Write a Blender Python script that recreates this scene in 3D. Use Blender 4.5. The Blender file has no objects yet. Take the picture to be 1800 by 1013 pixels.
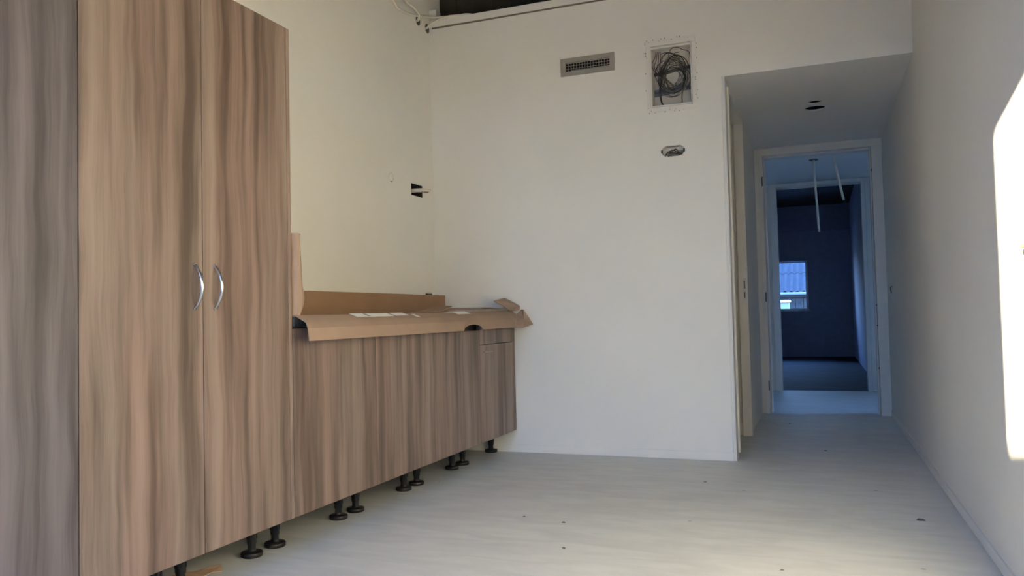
import bpy, bmesh, math, random
from mathutils import Vector, Matrix
from mathutils import noise as mnoise

random.seed(7)
SC = bpy.context.scene
COL = SC.collection
R = math.radians

# ------------------------------------------------------------------ camera
CAM_H = 0.95
F_PX, YAW, PITCH, ROLL = 1391.12, 0.3675, 0.0363, -0.0228
fw = Vector((-math.sin(YAW)*math.cos(PITCH), math.cos(YAW)*math.cos(PITCH), math.sin(PITCH)))
rt = Vector((math.cos(YAW), math.sin(YAW), 0))
up = rt.cross(fw)
RT = rt*math.cos(ROLL) + up*math.sin(ROLL)
UP = -rt*math.sin(ROLL) + up*math.cos(ROLL)
cam_data = bpy.data.cameras.new('camera')
cam_data.sensor_width = 36.0
cam_data.lens = F_PX/1800*36.0
cam_data.clip_start = 0.02
cam = bpy.data.objects.new('camera', cam_data)
COL.objects.link(cam)
cam.matrix_world = Matrix(((RT.x, UP.x, -fw.x, 0), (RT.y, UP.y, -fw.y, 0), (RT.z, UP.z, -fw.z, CAM_H), (0, 0, 0, 1)))
SC.camera = cam

# ------------------------------------------------------------------ light and exposure
SUN_DIR = Vector((0.545, 1.0, -0.17)).normalized()      # travel direction of the low sun behind the camera
SUN_STRENGTH = 64.0
SKY_STRENGTH = 21.0
SC.view_settings.view_transform = 'Standard'
SC.view_settings.look = 'None'
SC.view_settings.gamma = 1.0
SC.view_settings.use_curve_mapping = False
SC.view_settings.exposure = 0.33
SC.cycles.use_denoising = True
SC.cycles.max_bounces = 14
SC.cycles.diffuse_bounces = 10
SC.cycles.transparent_max_bounces = 12
SC.cycles.sample_clamp_indirect = 12.0

world = bpy.data.worlds.new('sky')
SC.world = world
world.use_nodes = True
wt = world.node_tree
wt.nodes.clear()
wo = wt.nodes.new('ShaderNodeOutputWorld')
wb = wt.nodes.new('ShaderNodeBackground')
wc = wt.nodes.new('ShaderNodeTexCoord')
ws = wt.nodes.new('ShaderNodeSeparateXYZ')
wr = wt.nodes.new('ShaderNodeValToRGB')
wr.color_ramp.elements[0].position = 0.0
wr.color_ramp.elements[0].color = (0.34, 0.58, 1.0, 1)
wr.color_ramp.elements[1].position = 0.6
wr.color_ramp.elements[1].color = (0.12, 0.32, 1.0, 1)
wt.links.new(wc.outputs['Generated'], ws.inputs[0])
wt.links.new(ws.outputs['Z'], wr.inputs[0])
wt.links.new(wr.outputs[0], wb.inputs[0])
wb.inputs[1].default_value = SKY_STRENGTH
wt.links.new(wb.outputs[0], wo.inputs[0])

sun_data = bpy.data.lights.new('sun', 'SUN')
sun_data.energy = SUN_STRENGTH
sun_data.angle = R(0.55)
sun_data.color = (1.0, 0.82, 0.58)
sun = bpy.data.objects.new('sun', sun_data)
COL.objects.link(sun)
sun.rotation_euler = SUN_DIR.to_track_quat('-Z', 'Y').to_euler()
sun.location = (-6, -12, 6)


def portal(loc, direction, w, h):
    d = bpy.data.lights.new('window_portal', 'AREA')
    d.shape = 'RECTANGLE'; d.size = w; d.size_y = h
    d.cycles.is_portal = True
    o = bpy.data.objects.new('window_portal', d)
    COL.objects.link(o)
    o.location = loc
    o.rotation_euler = Vector(direction).to_track_quat('-Z', 'Z' if abs(direction[2]) < .5 else 'Y').to_euler()


# ------------------------------------------------------------------ materials
def new_mat(name):
    m = bpy.data.materials.new(name)
    m.use_nodes = True
    nt = m.node_tree
    b = nt.nodes['Principled BSDF']
    return m, nt, b


def ramp(nt, stops):
    r = nt.nodes.new('ShaderNodeValToRGB')
    els = r.color_ramp.elements
    while len(els) < len(stops):
        els.new(0.5)
    for e, (p, c) in zip(els, stops):
        e.position = p
        e.color = (c[0], c[1], c[2], 1)
    return r


def plain(name, col, rough=0.6, metal=0.0, bump=0.0, bscale=200, var=0.06, vscale=12, spec=0.5):
    m, nt, b = new_mat(name)
    tc = nt.nodes.new('ShaderNodeTexCoord')
    n = nt.nodes.new('ShaderNodeTexNoise')
    n.inputs['Scale'].default_value = vscale
    n.inputs['Detail'].default_value = 4
    nt.links.new(tc.outputs['Object'], n.inputs['Vector'])
    r = ramp(nt, [(0.3, [c*(1-var) for c in col]), (0.7, [min(1, c*(1+var)) for c in col])])
    nt.links.new(n.outputs['Fac'], r.inputs[0])
    nt.links.new(r.outputs[0], b.inputs['Base Color'])
    b.inputs['Roughness'].default_value = rough
    b.inputs['Metallic'].default_value = metal
    b.inputs['Specular IOR Level'].default_value = spec
    if bump:
        n2 = nt.nodes.new('ShaderNodeTexNoise')
        n2.inputs['Scale'].default_value = bscale
        n2.inputs['Detail'].default_value = 3
        nt.links.new(tc.outputs['Object'], n2.inputs['Vector'])
        bp = nt.nodes.new('ShaderNodeBump')
        bp.inputs['Strength'].default_value = bump
        bp.inputs['Distance'].default_value = 0.01
        nt.links.new(n2.outputs['Fac'], bp.inputs['Height'])
        nt.links.new(bp.outputs[0], b.inputs['Normal'])
    return m


def wood_laminate(name='walnut_laminate', tint=None):
    m, nt, b = new_mat(name)
    L = nt.links.new
    N = nt.nodes.new
    tc = N('ShaderNodeTexCoord'); oi = N('ShaderNodeObjectInfo')
    off = N('ShaderNodeVectorMath'); off.operation = 'MULTIPLY_ADD'
    comb = N('ShaderNodeCombineXYZ')
    for i in range(3):
        L(oi.outputs['Random'], comb.inputs[i])
    L(comb.outputs[0], off.inputs[0]); off.inputs[1].default_value = (0, 17.0, 9.0)
    L(tc.outputs['Object'], off.inputs[2])
    # slow sideways drift of the grain
    mp0 = N('ShaderNodeMapping'); mp0.inputs['Scale'].default_value = (0, 3.0, 1.5)
    L(off.outputs[0], mp0.inputs[0])
    n0 = N('ShaderNodeTexNoise'); n0.inputs['Scale'].default_value = 1.6; n0.inputs['Detail'].default_value = 2
    L(mp0.outputs[0], n0.inputs['Vector'])
    dv = N('ShaderNodeMath'); dv.operation = 'MULTIPLY_ADD'; dv.inputs[1].default_value = 0.06; dv.inputs[2].default_value = -0.03
    L(n0.outputs['Fac'], dv.inputs[0])
    cdv = N('ShaderNodeCombineXYZ'); L(dv.outputs[0], cdv.inputs[1])
    add = N('ShaderNodeVectorMath'); add.operation = 'ADD'
    L(off.outputs[0], add.inputs[0]); L(cdv.outputs[0], add.inputs[1])

    def streak(sy, sz, detail, rough=0.6):
        mp = N('ShaderNodeMapping'); mp.inputs['Scale'].default_value = (0, sy, sz)
        L(add.outputs[0], mp.inputs[0])
        n = N('ShaderNodeTexNoise'); n.inputs['Scale'].default_value = 1.0
        n.inputs['Detail'].default_value = detail; n.inputs['Roughness'].default_value = rough
        L(mp.outputs[0], n.inputs['Vector'])
        return n
    band = streak(13, 0.55, 3, 0.5)
    mid = streak(40, 1.7, 4)
    fine = streak(170, 5.0, 4)
    hair = streak(420, 9.0, 2)
    # weighted sum
    def madd(a, k, bnode):
        q = N('ShaderNodeMath'); q.operation = 'MULTIPLY_ADD'; q.inputs[1].default_value = k
        L(a, q.inputs[0])
        if isinstance(bnode, float):
            q.inputs[2].default_value = bnode
        else:
            L(bnode, q.inputs[2])
        return q.outputs[0]
    s = madd(band.outputs['Fac'], 0.72, 0.0)
    s = madd(mid.outputs['Fac'], 0.24, s)
    s = madd(fine.outputs['Fac'], 0.12, s)
    s = madd(hair.outputs['Fac'], 0.07, s)
    rp = ramp(nt, [(0.43, WOOD_D), (0.50, WOOD_DM), (0.56, WOOD_M), (0.63, WOOD_L), (0.72, WOOD_XL)])
    L(s, rp.inputs[0])
    # grey / red hue drift
    hue = streak(5, 0.5, 2)
    hr = ramp(nt, [(0.38, (0.96, 1.01, 1.0)), (0.62, (1.03, 0.985, 0.97))])
    L(hue.outputs['Fac'], hr.inputs[0])
    mx = N('ShaderNodeMix'); mx.data_type = 'RGBA'; mx.blend_type = 'MULTIPLY'; mx.inputs[0].default_value = 1
    L(rp.outputs[0], mx.inputs[6]); L(hr.outputs[0], mx.inputs[7])
    out = mx.outputs[2]
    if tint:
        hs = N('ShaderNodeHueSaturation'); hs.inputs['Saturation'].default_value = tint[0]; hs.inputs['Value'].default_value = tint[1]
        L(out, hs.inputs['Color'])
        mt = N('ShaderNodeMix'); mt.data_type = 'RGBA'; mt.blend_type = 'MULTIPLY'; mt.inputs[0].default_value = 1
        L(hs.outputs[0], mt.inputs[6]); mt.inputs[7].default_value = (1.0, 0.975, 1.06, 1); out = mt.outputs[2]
    L(out, b.inputs['Base Color'])
    b.inputs['Roughness'].default_value = 0.42
    b.inputs['Specular IOR Level'].default_value = 0.45
    bp = N('ShaderNodeBump'); bp.inputs['Strength'].default_value = 0.05; bp.inputs['Distance'].default_value = 0.002
    L(fine.outputs['Fac'], bp.inputs['Height']); L(bp.outputs[0], b.inputs['Normal'])
    return m


WOOD_D = (0.111, 0.076, 0.057)
WOOD_DM = (0.158, 0.110, 0.085)
WOOD_M = (0.211, 0.151, 0.119)
WOOD_L = (0.265, 0.193, 0.154)
WOOD_XL = (0.314, 0.232, 0.189)


def plaster(name, col, bump=0.12):
    m, nt, b = new_mat(name)
    L = nt.links.new; N = nt.nodes.new
    tc = N('ShaderNodeTexCoord')
    n = N('ShaderNodeTexNoise'); n.inputs['Scale'].default_value = 1.3; n.inputs['Detail'].default_value = 5
    L(tc.outputs['Object'], n.inputs['Vector'])
    r = ramp(nt, [(0.3, [c*0.965 for c in col]), (0.7, [min(1, c*1.02) for c in col])])
    L(n.outputs['Fac'], r.inputs[0]); L(r.outputs[0], b.inputs['Base Color'])
    b.inputs['Roughness'].default_value = 0.85
    b.inputs['Specular IOR Level'].default_value = 0.25
    n2 = N('ShaderNodeTexNoise'); n2.inputs['Scale'].default_value = 160; n2.inputs['Detail'].default_value = 3
    L(tc.outputs['Object'], n2.inputs['Vector'])
    bp = N('ShaderNodeBump'); bp.inputs['Strength'].default_value = bump; bp.inputs['Distance'].default_value = 0.003
    L(n2.outputs['Fac'], bp.inputs['Height']); L(bp.outputs[0], b.inputs['Normal'])
    return m


def screed():
    m, nt, b = new_mat('grey_screed')
    L = nt.links.new; N = nt.nodes.new
    tc = N('ShaderNodeTexCoord')
    n = N('ShaderNodeTexNoise'); n.inputs['Scale'].default_value = 1.1; n.inputs['Detail'].default_value = 6; n.inputs['Roughness'].default_value = 0.62
    L(tc.outputs['Object'], n.inputs['Vector'])
    r = ramp(nt, [(0.25, (0.59, 0.60, 0.585)), (0.5, (0.66, 0.67, 0.65)), (0.75, (0.71, 0.72, 0.70))])
    L(n.outputs['Fac'], r.inputs[0])
    # trowel smears
    mp = N('ShaderNodeMapping'); mp.inputs['Scale'].default_value = (1.4, 5.5, 1); mp.inputs['Rotation'].default_value = (0, 0, 0.5)
    L(tc.outputs['Object'], mp.inputs[0])
    n3 = N('ShaderNodeTexNoise'); n3.inputs['Scale'].default_value = 2.0; n3.inputs['Detail'].default_value = 8; n3.inputs['Distortion'].default_value = 1.2
    L(mp.outputs[0], n3.inputs['Vector'])
    r3 = ramp(nt, [(0.35, (0.93, 0.93, 0.93)), (0.65, (1.05, 1.05, 1.05))])
    L(n3.outputs['Fac'], r3.inputs[0])
    mx = N('ShaderNodeMix'); mx.data_type = 'RGBA'; mx.blend_type = 'MULTIPLY'; mx.inputs[0].default_value = 1
    L(r.outputs[0], mx.inputs[6]); L(r3.outputs[0], mx.inputs[7])
    # small dark specks
    v = N('ShaderNodeTexVoronoi'); v.inputs['Scale'].default_value = 3.4
    L(tc.outputs['Object'], v.inputs['Vector'])
    nn = N('ShaderNodeTexNoise'); nn.inputs['Scale'].default_value = 45; nn.inputs['Detail'].default_value = 3
    L(tc.outputs['Object'], nn.inputs['Vector'])
    ad = N('ShaderNodeMath'); ad.operation = 'MULTIPLY_ADD'; ad.inputs[1].default_value = 0.05
    L(nn.outputs['Fac'], ad.inputs[0]); L(v.outputs['Distance'], ad.inputs[2])
    rs = ramp(nt, [(0.050, (0.6, 0.6, 0.58)), (0.066, (1, 1, 1))])
    L(ad.outputs[0], rs.inputs[0])
    mx2 = N('ShaderNodeMix'); mx2.data_type = 'RGBA'; mx2.blend_type = 'MULTIPLY'; mx2.inputs[0].default_value = 1
    L(mx.outputs[2], mx2.inputs[6]); L(rs.outputs[0], mx2.inputs[7])
    # pale overspray of wall paint along the right-hand wall (x > 0.3)
    sx = N('ShaderNodeSeparateXYZ'); L(tc.outputs['Object'], sx.inputs[0])
    ov = N('ShaderNodeMath'); ov.operation = 'MULTIPLY_ADD'; ov.inputs[1].default_value = 0.25
    L(n3.outputs['Fac'], ov.inputs[0]); L(sx.outputs['X'], ov.inputs[2])
    ro = ramp(nt, [(0.50, (0, 0, 0)), (0.62, (1, 1, 1))])
    L(ov.outputs[0], ro.inputs[0])
    mo = N('ShaderNodeMath'); mo.operation = 'MULTIPLY'; mo.inputs[1].default_value = 0.42
    L(ro.outputs[0], mo.inputs[0])
    mx3 = N('ShaderNodeMix'); mx3.data_type = 'RGBA'
    L(mo.outputs[0], mx3.inputs[0]); L(mx2.outputs[2], mx3.inputs[6]); mx3.inputs[7].default_value = (0.70, 0.70, 0.68, 1)
    L(mx3.outputs[2], b.inputs['Base Color'])
    b.inputs['Roughness'].default_value = 0.62
    b.inputs['Specular IOR Level'].default_value = 0.35
    n2 = N('ShaderNodeTexNoise'); n2.inputs['Scale'].default_value = 60; n2.inputs['Detail'].default_value = 4
    L(tc.outputs['Object'], n2.inputs['Vector'])
    bp = N('ShaderNodeBump'); bp.inputs['Strength'].default_value = 0.15; bp.inputs['Distance'].default_value = 0.004
    L(n2.outputs['Fac'], bp.inputs['Height']); L(bp.outputs[0], b.inputs['Normal'])
    return m


def glass():
    m = bpy.data.materials.new('window_glass')
    m.use_nodes = True
    nt = m.node_tree; nt.nodes.clear()
    o = nt.nodes.new('ShaderNodeOutputMaterial')
    mix = nt.nodes.new('ShaderNodeMixShader')
    tr = nt.nodes.new('ShaderNodeBsdfTransparent'); tr.inputs[0].default_value = (0.94, 0.97, 0.97, 1)
    gl = nt.nodes.new('ShaderNodeBsdfGlossy'); gl.inputs['Roughness'].default_value = 0.02
    fr = nt.nodes.new('ShaderNodeFresnel'); fr.inputs[0].default_value = 1.45
    nt.links.new(fr.outputs[0], mix.inputs[0]); nt.links.new(tr.outputs[0], mix.inputs[1]); nt.links.new(gl.outputs[0], mix.inputs[2])
    nt.links.new(mix.outputs[0], o.inputs[0])
    return m


M = {}
M['wall'] = plaster('white_wall_plaster', (0.80, 0.785, 0.735))
M['ceiling'] = plaster('white_ceiling_plaster', (0.80, 0.79, 0.76))
M['trim'] = plain('white_painted_trim', (0.74, 0.72, 0.68), 0.5, var=0.02)
M['frame'] = plain('off_white_steel_frame', (0.70, 0.675, 0.63), 0.42, var=0.02)
M['floor'] = screed()
M['wood'] = wood_laminate()
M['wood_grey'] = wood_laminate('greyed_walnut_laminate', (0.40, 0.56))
M['carcass'] = plain('dark_carcass_board', (0.10, 0.085, 0.075), 0.5)
M['black'] = plain('black_plastic', (0.012, 0.012, 0.013), 0.42, var=0.2)
M['void'] = plain('dark_cavity', (0.02, 0.018, 0.015), 0.9)
M['steel'] = plain('brushed_steel', (0.62, 0.58, 0.53), 0.28, metal=1.0, var=0.04, vscale=60)
M['worktop'] = plain('anthracite_worktop', (0.022, 0.026, 0.028), 0.38, var=0.25, vscale=80)
M['card'] = plain('brown_cardboard', (0.38, 0.270, 0.200), 0.85, bump=0.15, bscale=90, var=0.07, vscale=6, spec=0.2)
M['card_in_shade'] = plain('brown_cardboard_inside_shade', (0.34, 0.215, 0.135), 0.85, bump=0.1, bscale=90, var=0.06, vscale=6, spec=0.2)  # inside of the cardboard, its shade put into a darker brown
M['sticker'] = plain('white_paper', (0.80, 0.79, 0.74), 0.6, var=0.02)
M['ink'] = plain('grey_ink', (0.25, 0.25, 0.25), 0.7)
M['vent'] = plain('grey_painted_metal', (0.32, 0.305, 0.28), 0.5, var=0.03)
M['vent_bar'] = plain('grey_metal_bar', (0.45, 0.44, 0.41), 0.45, var=0.03)
M['cable'] = plain('black_cable_sheath', (0.03, 0.028, 0.026), 0.5)
M['cable_grey'] = plain('grey_cable_sheath', (0.14, 0.13, 0.12), 0.5)
M['conduit'] = plain('cream_plastic_conduit', (0.74, 0.70, 0.60), 0.45, bump=0.3, bscale=300)
M['pipe_blue'] = plain('blue_grey_plastic_pipe', (0.22, 0.25, 0.31), 0.45)
M['board'] = plain('grey_backing_board', (0.74, 0.70, 0.63), 0.7, var=0.08)
M['tape'] = plain('white_tape', (0.72, 0.68, 0.64), 0.55)
M['stain'] = plain('brown_filler', (0.20, 0.16, 0.12), 0.9)
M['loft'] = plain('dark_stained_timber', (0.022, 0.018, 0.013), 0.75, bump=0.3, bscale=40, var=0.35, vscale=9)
M['roof_timber'] = plain('brown_roof_timber', (0.17, 0.13, 0.09), 0.7, bump=0.2, bscale=30, var=0.2, vscale=5)
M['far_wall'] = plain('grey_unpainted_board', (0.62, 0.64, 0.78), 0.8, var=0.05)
M['far_floor'] = plain('dark_concrete', (0.07, 0.07, 0.075), 0.8, bump=0.2, bscale=30, var=0.2, vscale=3, spec=0.15)
M['orange'] = plain('orange_plastic', (0.60, 0.26, 0.12), 0.5)
M['cream'] = plain('pale_yellow_plastic', (0.80, 0.74, 0.50), 0.5)
M['chip'] = plain('dark_debris', (0.10, 0.095, 0.09), 0.9)
M['scrap'] = plain('torn_brown_cardboard', (0.50, 0.33, 0.22), 0.9, bump=0.3, bscale=120)
M['glass'] = glass()
M['sheet'] = plain('grey_fibre_cement', (0.030, 0.028, 0.028), 0.8, bump=0.4, bscale=30, var=0.25, vscale=14, spec=0.1)
M['timber'] = plain('weathered_grey_timber', (0.035, 0.033, 0.03), 0.85, bump=0.4, bscale=30, var=0.3, vscale=5, spec=0.1)
M['zinc'] = plain('zinc_gutter', (0.14, 0.145, 0.155), 0.4, metal=0.3)
M['ground'] = plain('garden_ground', (0.20, 0.19, 0.16), 0.95, bump=0.3, bscale=20, var=0.3, vscale=2)
M['white'] = plain('white_gloss_plastic', (0.82, 0.82, 0.82), 0.35, var=0.02)
M['outer'] = plain('grey_render', (0.5, 0.49, 0.47), 0.9)


# ------------------------------------------------------------------ helpers
class MB:
    """collects simple shapes into one mesh"""
    def __init__(s):
        s.v = []; s.f = []; s.sm = []

    def add(s, vs, fs, smooth=False):
        b = len(s.v)
        s.v += [tuple(q) for q in vs]
        for f in fs:
            s.f.append(tuple(b+i for i in f)); s.sm.append(smooth)
        return s

    def box(s, x0, x1, y0, y1, z0, z1):
        return s.add([(x0, y0, z0), (x1, y0, z0), (x1, y1, z0), (x0, y1, z0), (x0, y0, z1), (x1, y0, z1), (x1, y1, z1), (x0, y1, z1)],
                     [(0, 3, 2, 1), (4, 5, 6, 7), (0, 1, 5, 4), (1, 2, 6, 5), (2, 3, 7, 6), (3, 0, 4, 7)])

    def lathe(s, cx, cy, prof, n=28, axis='z'):
        vs = []; fs = []
        for r, h in prof:
            for i in range(n):
                a = 2*math.pi*i/n
                if axis == 'z': vs.append((cx+r*math.cos(a), cy+r*math.sin(a), h))
                elif axis == 'x': vs.append((h, cx+r*math.cos(a), cy+r*math.sin(a)))   # cx,cy = y,z
                else: vs.append((cx+r*math.cos(a), h, cy+r*math.sin(a)))              # cx,cy = x,z
        for j in range(len(prof)-1):
            for i in range(n):
                a, b2 = j*n+i, j*n+(i+1) % n
                fs.append((a, b2, b2+n, a+n))
        fs.append(tuple(range(n))[::-1]); fs.append(tuple(range((len(prof)-1)*n, len(prof)*n)))
        s.add(vs, fs, True)
        return s

    def tube(s, pts, r, n=10, radii=None, closed=False):
        pts = [Vector(p) for p in pts]
        vs = []; fs = []
        prev = None
        for i, p in enumerate(pts):
            a = pts[i-1] if i else pts[0]; b2 = pts[i+1] if i < len(pts)-1 else pts[-1]
            t = (b2-a)
            t = t.normalized() if t.length > 1e-9 else Vector((0, 0, 1))
            if prev is None:
                u = t.orthogonal().normalized()
            else:
                u = (prev - t*prev.dot(t)).normalized()
            prev = u
            w = t.cross(u)
            rr = radii[i] if radii else r
            for k in range(n):
                an = 2*math.pi*k/n
                vs.append(p + (u*math.cos(an)+w*math.sin(an))*rr)
        for j in range(len(pts)-1):
            for k in range(n):
                a, b2 = j*n+k, j*n+(k+1) % n
                fs.append((a, b2, b2+n, a+n))
        fs.append(tuple(range(n))[::-1]); fs.append(tuple(range((len(pts)-1)*n, len(pts)*n)))
        s.add(vs, fs, True)
        return s

    def prism_x(s, poly, x0, x1):          # poly in (y, z), extruded along x
        n = len(poly)
        vs = [(x0, a, b) for a, b in poly]+[(x1, a, b) for a, b in poly]
        fs = [tuple(range(n))[::-1], tuple(range(n, 2*n))]+[(i, (i+1) % n, n+(i+1) % n, n+i) for i in range(n)]
        return s.add(vs, fs)

    def build(s, name, mat, parent=None, bevel=0.0, **props):
        me = bpy.data.meshes.new(name)
        me.from_pydata(s.v, [], s.f)
        me.update()
        bm = bmesh.new(); bm.from_mesh(me)
        bmesh.ops.recalc_face_normals(bm, faces=bm.faces)
        bm.to_mesh(me); bm.free()
        for p, q in zip(me.polygons, s.sm):
            p.use_smooth = q and len(p.vertices) == 4
        me.materials.append(mat)
        o = bpy.data.objects.new(name, me)
        COL.objects.link(o)
        if bevel:
            mod = o.modifiers.new('bevel', 'BEVEL'); mod.width = bevel; mod.segments = 2; mod.limit_method = 'ANGLE'
        if parent is not None:
            attach(o, parent)
        for k, v in props.items():
            o[k] = v
        return o


def attach(o, parent):
    o.parent = parent
    if parent.parent is None:
        mw = Matrix.Translation(parent.location) @ parent.rotation_euler.to_matrix().to_4x4()
        o.matrix_parent_inverse = mw.inverted()


def thing(name, loc, label, cat, group=None):
    o = bpy.data.objects.new(name, None)
    o.empty_display_size = 0.1
    COL.objects.link(o)
    o.location = loc
    o['label'] = label; o['category'] = cat
    if group: o['group'] = group
    return o


def box(name, x0, x1, y0, y1, z0, z1, mat, parent=None, bevel=0.0, **props):
    return MB().box(x0, x1, y0, y1, z0, z1).build(name, mat, parent, bevel, **props)


def struct(name, x0, x1, y0, y1, z0, z1, mat):
    return box(name, x0, x1, y0, y1, z0, z1, mat, kind='structure')


def grid_wall(name, axis, p0, p1, ur, vr, holes, mat):
    """closed wall slab with rectangular holes. axis 'y': wall in xz between y=p0..p1; axis 'x': wall in yz between x=p0..p1; 'z': slab in xy"""
    us = sorted(set([ur[0], ur[1]]+[h[i] for h in holes for i in (0, 1) if ur[0] < h[i] < ur[1]]))
    vs = sorted(set([vr[0], vr[1]]+[h[i] for h in holes for i in (2, 3) if vr[0] < h[i] < vr[1]]))
    nu, nv = len(us)-1, len(vs)-1
    solid = [[not any(h[0] < (us[i]+us[i+1])/2 < h[1] and h[2] < (vs[j]+vs[j+1])/2 < h[3] for h in holes) for j in range(nv)] for i in range(nu)]
    P = {'y': lambda u, p, v: (u, p, v), 'x': lambda u, p, v: (p, u, v), 'z': lambda u, p, v: (u, v, p)}[axis]
    bm = bmesh.new(); cache = {}

    def V(i, p, j):
        k = (i, p, j)
        if k not in cache: cache[k] = bm.verts.new(P(us[i], p, vs[j]))
        return cache[k]
    for i in range(nu):
        for j in range(nv):
            if not solid[i][j]: continue
            for p in (p0, p1):
                bm.faces.new((V(i, p, j), V(i+1, p, j), V(i+1, p, j+1), V(i, p, j+1)))
            for (di, dj, a, b2) in ((-1, 0, (i, j), (i, j+1)), (1, 0, (i+1, j), (i+1, j+1)), (0, -1, (i, j), (i+1, j)), (0, 1, (i, j+1), (i+1, j+1))):
                ii, jj = i+di, j+dj
                if not (0 <= ii < nu and 0 <= jj < nv and solid[ii][jj]):
                    bm.faces.new((V(a[0], p0, a[1]), V(b2[0], p0, b2[1]), V(b2[0], p1, b2[1]), V(a[0], p1, a[1])))
    bmesh.ops.recalc_face_normals(bm, faces=bm.faces)
    me = bpy.data.meshes.new(name); bm.to_mesh(me); bm.free()
    me.materials.append(mat)
    o = bpy.data.objects.new(name, me); COL.objects.link(o)
    o['kind'] = 'structure'
    return o


def carve(o, cutters):
    """boolean-cut shapes out of o, then drop the cutters and keep plain geometry"""
    tmp = []
    for mb in cutters:
        c = mb.build('cutter', M['void']); tmp.append(c)
        mod = o.modifiers.new('cut', 'BOOLEAN'); mod.operation = 'DIFFERENCE'; mod.object = c; mod.solver = 'EXACT'
    dg = bpy.context.evaluated_depsgraph_get(); dg.update()
    me = bpy.data.meshes.new_from_object(o.evaluated_get(dg))
    o.modifiers.clear()
    o.data = me
    for p in me.polygons: p.use_smooth = False
    for c in tmp:
        d = c.data; bpy.data.objects.remove(c); bpy.data.meshes.remove(d)
    me.materials.clear(); me.materials.append(M['wall'])
    for p in me.polygons: p.material_index = 0


# ------------------------------------------------------------------ room geometry
XL, XR = -2.618, 0.583          # left and right walls
YB = 5.225                      # back wall
YR = -1.50                      # rear wall, behind the camera
XA = -0.509                     # corridor left wall
ZC = 2.471                      # corridor ceiling
ZM = 3.70                       # main room ceiling
ZL = 3.152                      # loft opening sill
ZF = 2.419                      # door-head height
Y1, Y2, YF = 7.75, 10.0, 17.2   # end of corridor, end of hall, far wall
XF = 0.66                       # right wall of the far room

struct('floor', -6.0, 2.3, YR-0.3, Y2, -0.2, 0.0, M['floor'])
struct('floor_far_room', -6.0, 2.3, Y2, YF+0.3, -0.2, 0.0, M['far_floor'])

# back wall with corridor opening, vent hole, cable box recess, loft opening
wb_ = grid_wall('wall_back', 'y', YB, YB+0.14, (XL, XR), (0, ZM), [
    (XA-0.022, XR+1, -1, ZC), (-1.576, -1.260, 2.638, 2.698), (XL, XR+1, ZL, ZM+1), (-0.985, -0.712, 2.318, 2.730)], M['wall'])
cut = MB()
ov = []
for k in range(32):
    a = 2*math.pi*k/32
    ca, sa = math.cos(a), math.sin(a)
    ov.append((-0.8525+0.035*(1 if ca > 0 else -1)*(1 if abs(ca) > 1e-6 else 0)+0.040*ca, 2.0185+0.036*sa))
vs = [(x, YB-0.05, z) for x, z in ov]+[(x, YB+0.3, z) for x, z in ov]
cut.add(vs, [tuple(range(32))[::-1], tuple(range(32, 64))]+[(i, (i+1) % 32, 32+(i+1) % 32, 32+i) for i in range(32)])
carve(wb_, [cut])
wb_['kind'] = 'structure'

# left wall with dark socket opening and two conduit holes
wl = struct('wall_left', XL-0.2, XL, YR-0.2, 8.2, 0, 4.7, M['wall'])
c1 = MB().box(XL-0.09, XL+0.05, 4.884, 5.053, 1.817, 1.902)
c2 = MB().lathe(5.036, 3.102, [(0.036, XL-0.1), (0.036, XL+0.05)], 24, 'x')
c3 = MB().lathe(5.180, 3.092, [(0.036, XL-0.1), (0.036, XL+0.05)], 24, 'x')
c4 = MB().lathe(4.606, 1.897, [(0.033, XL-0.006), (0.033, XL+0.05)], 24, 'x')
c5 = MB().box(XL-0.05, XL+0.05, 5.07, 5.16, 1.09, 1.132)
carve(wl, [c1, c2, c3, c4, c5])
wl['kind'] = 'structure'

wr_ = struct('wall_right', XR, XR+0.2, YR-0.2, Y1+0.12, 0, 4.7, M['wall'])
carve(wr_, [MB().box(XR-0.05, XR+0.045, 2.728, 2.802, 1.075, 1.135), MB().lathe(7.2, 1.108, [(0.022, XR-0.05), (0.022, XR+0.06)], 16, 'x')])
wr_['kind'] = 'structure'

# rear wall behind the camera with the window the sun comes through
WX0, WX1, WZ0, WZ1 = -2.02, -0.25, 0.03, 2.345
grid_wall('wall_rear', 'y', YR-0.2, YR, (XL-0.2, XR+0.2), (0, ZM), [(WX0, WX1, WZ0, WZ1)], M['wall'])
struct('ceiling', XL, XR+0.2, YR-0.3, YB+0.14, ZM, ZM+0.2, M['roof_timber'])

# window behind the camera
w1 = bpy.data.objects.new('window_1', None); COL.objects.link(w1); w1.location = ((WX0+WX1)/2, YR-0.15, WZ0); w1['kind'] = 'structure'
fr = MB()
fr.box(WX0-0.03, WX0+0.0, YR-0.18, YR-0.12, WZ0-0.03, WZ1+0.03).box(WX1, WX1+0.03, YR-0.18, YR-0.12, WZ0-0.03, WZ1+0.03)
fr.box(WX0, WX1, YR-0.18, YR-0.12, WZ0-0.03, WZ0).box(WX0, WX1, YR-0.18, YR-0.12, WZ1, WZ1+0.03)
fr.box(-1.08, -1.02, YR-0.18, YR-0.12, WZ0, WZ1)
fr.build('window_frame', M['trim'], w1)
box('pane', WX0, -1.08, YR-0.153, YR-0.147, WZ0, WZ1, M['glass'], w1)
box('pane', -1.02, WX1, YR-0.153, YR-0.147, WZ0, WZ1, M['glass'], w1)
portal(((WX0+WX1)/2, YR-0.20, (WZ0+WZ1)/2), (0, 1, 0), WX1-WX0, WZ1-WZ0)

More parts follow.
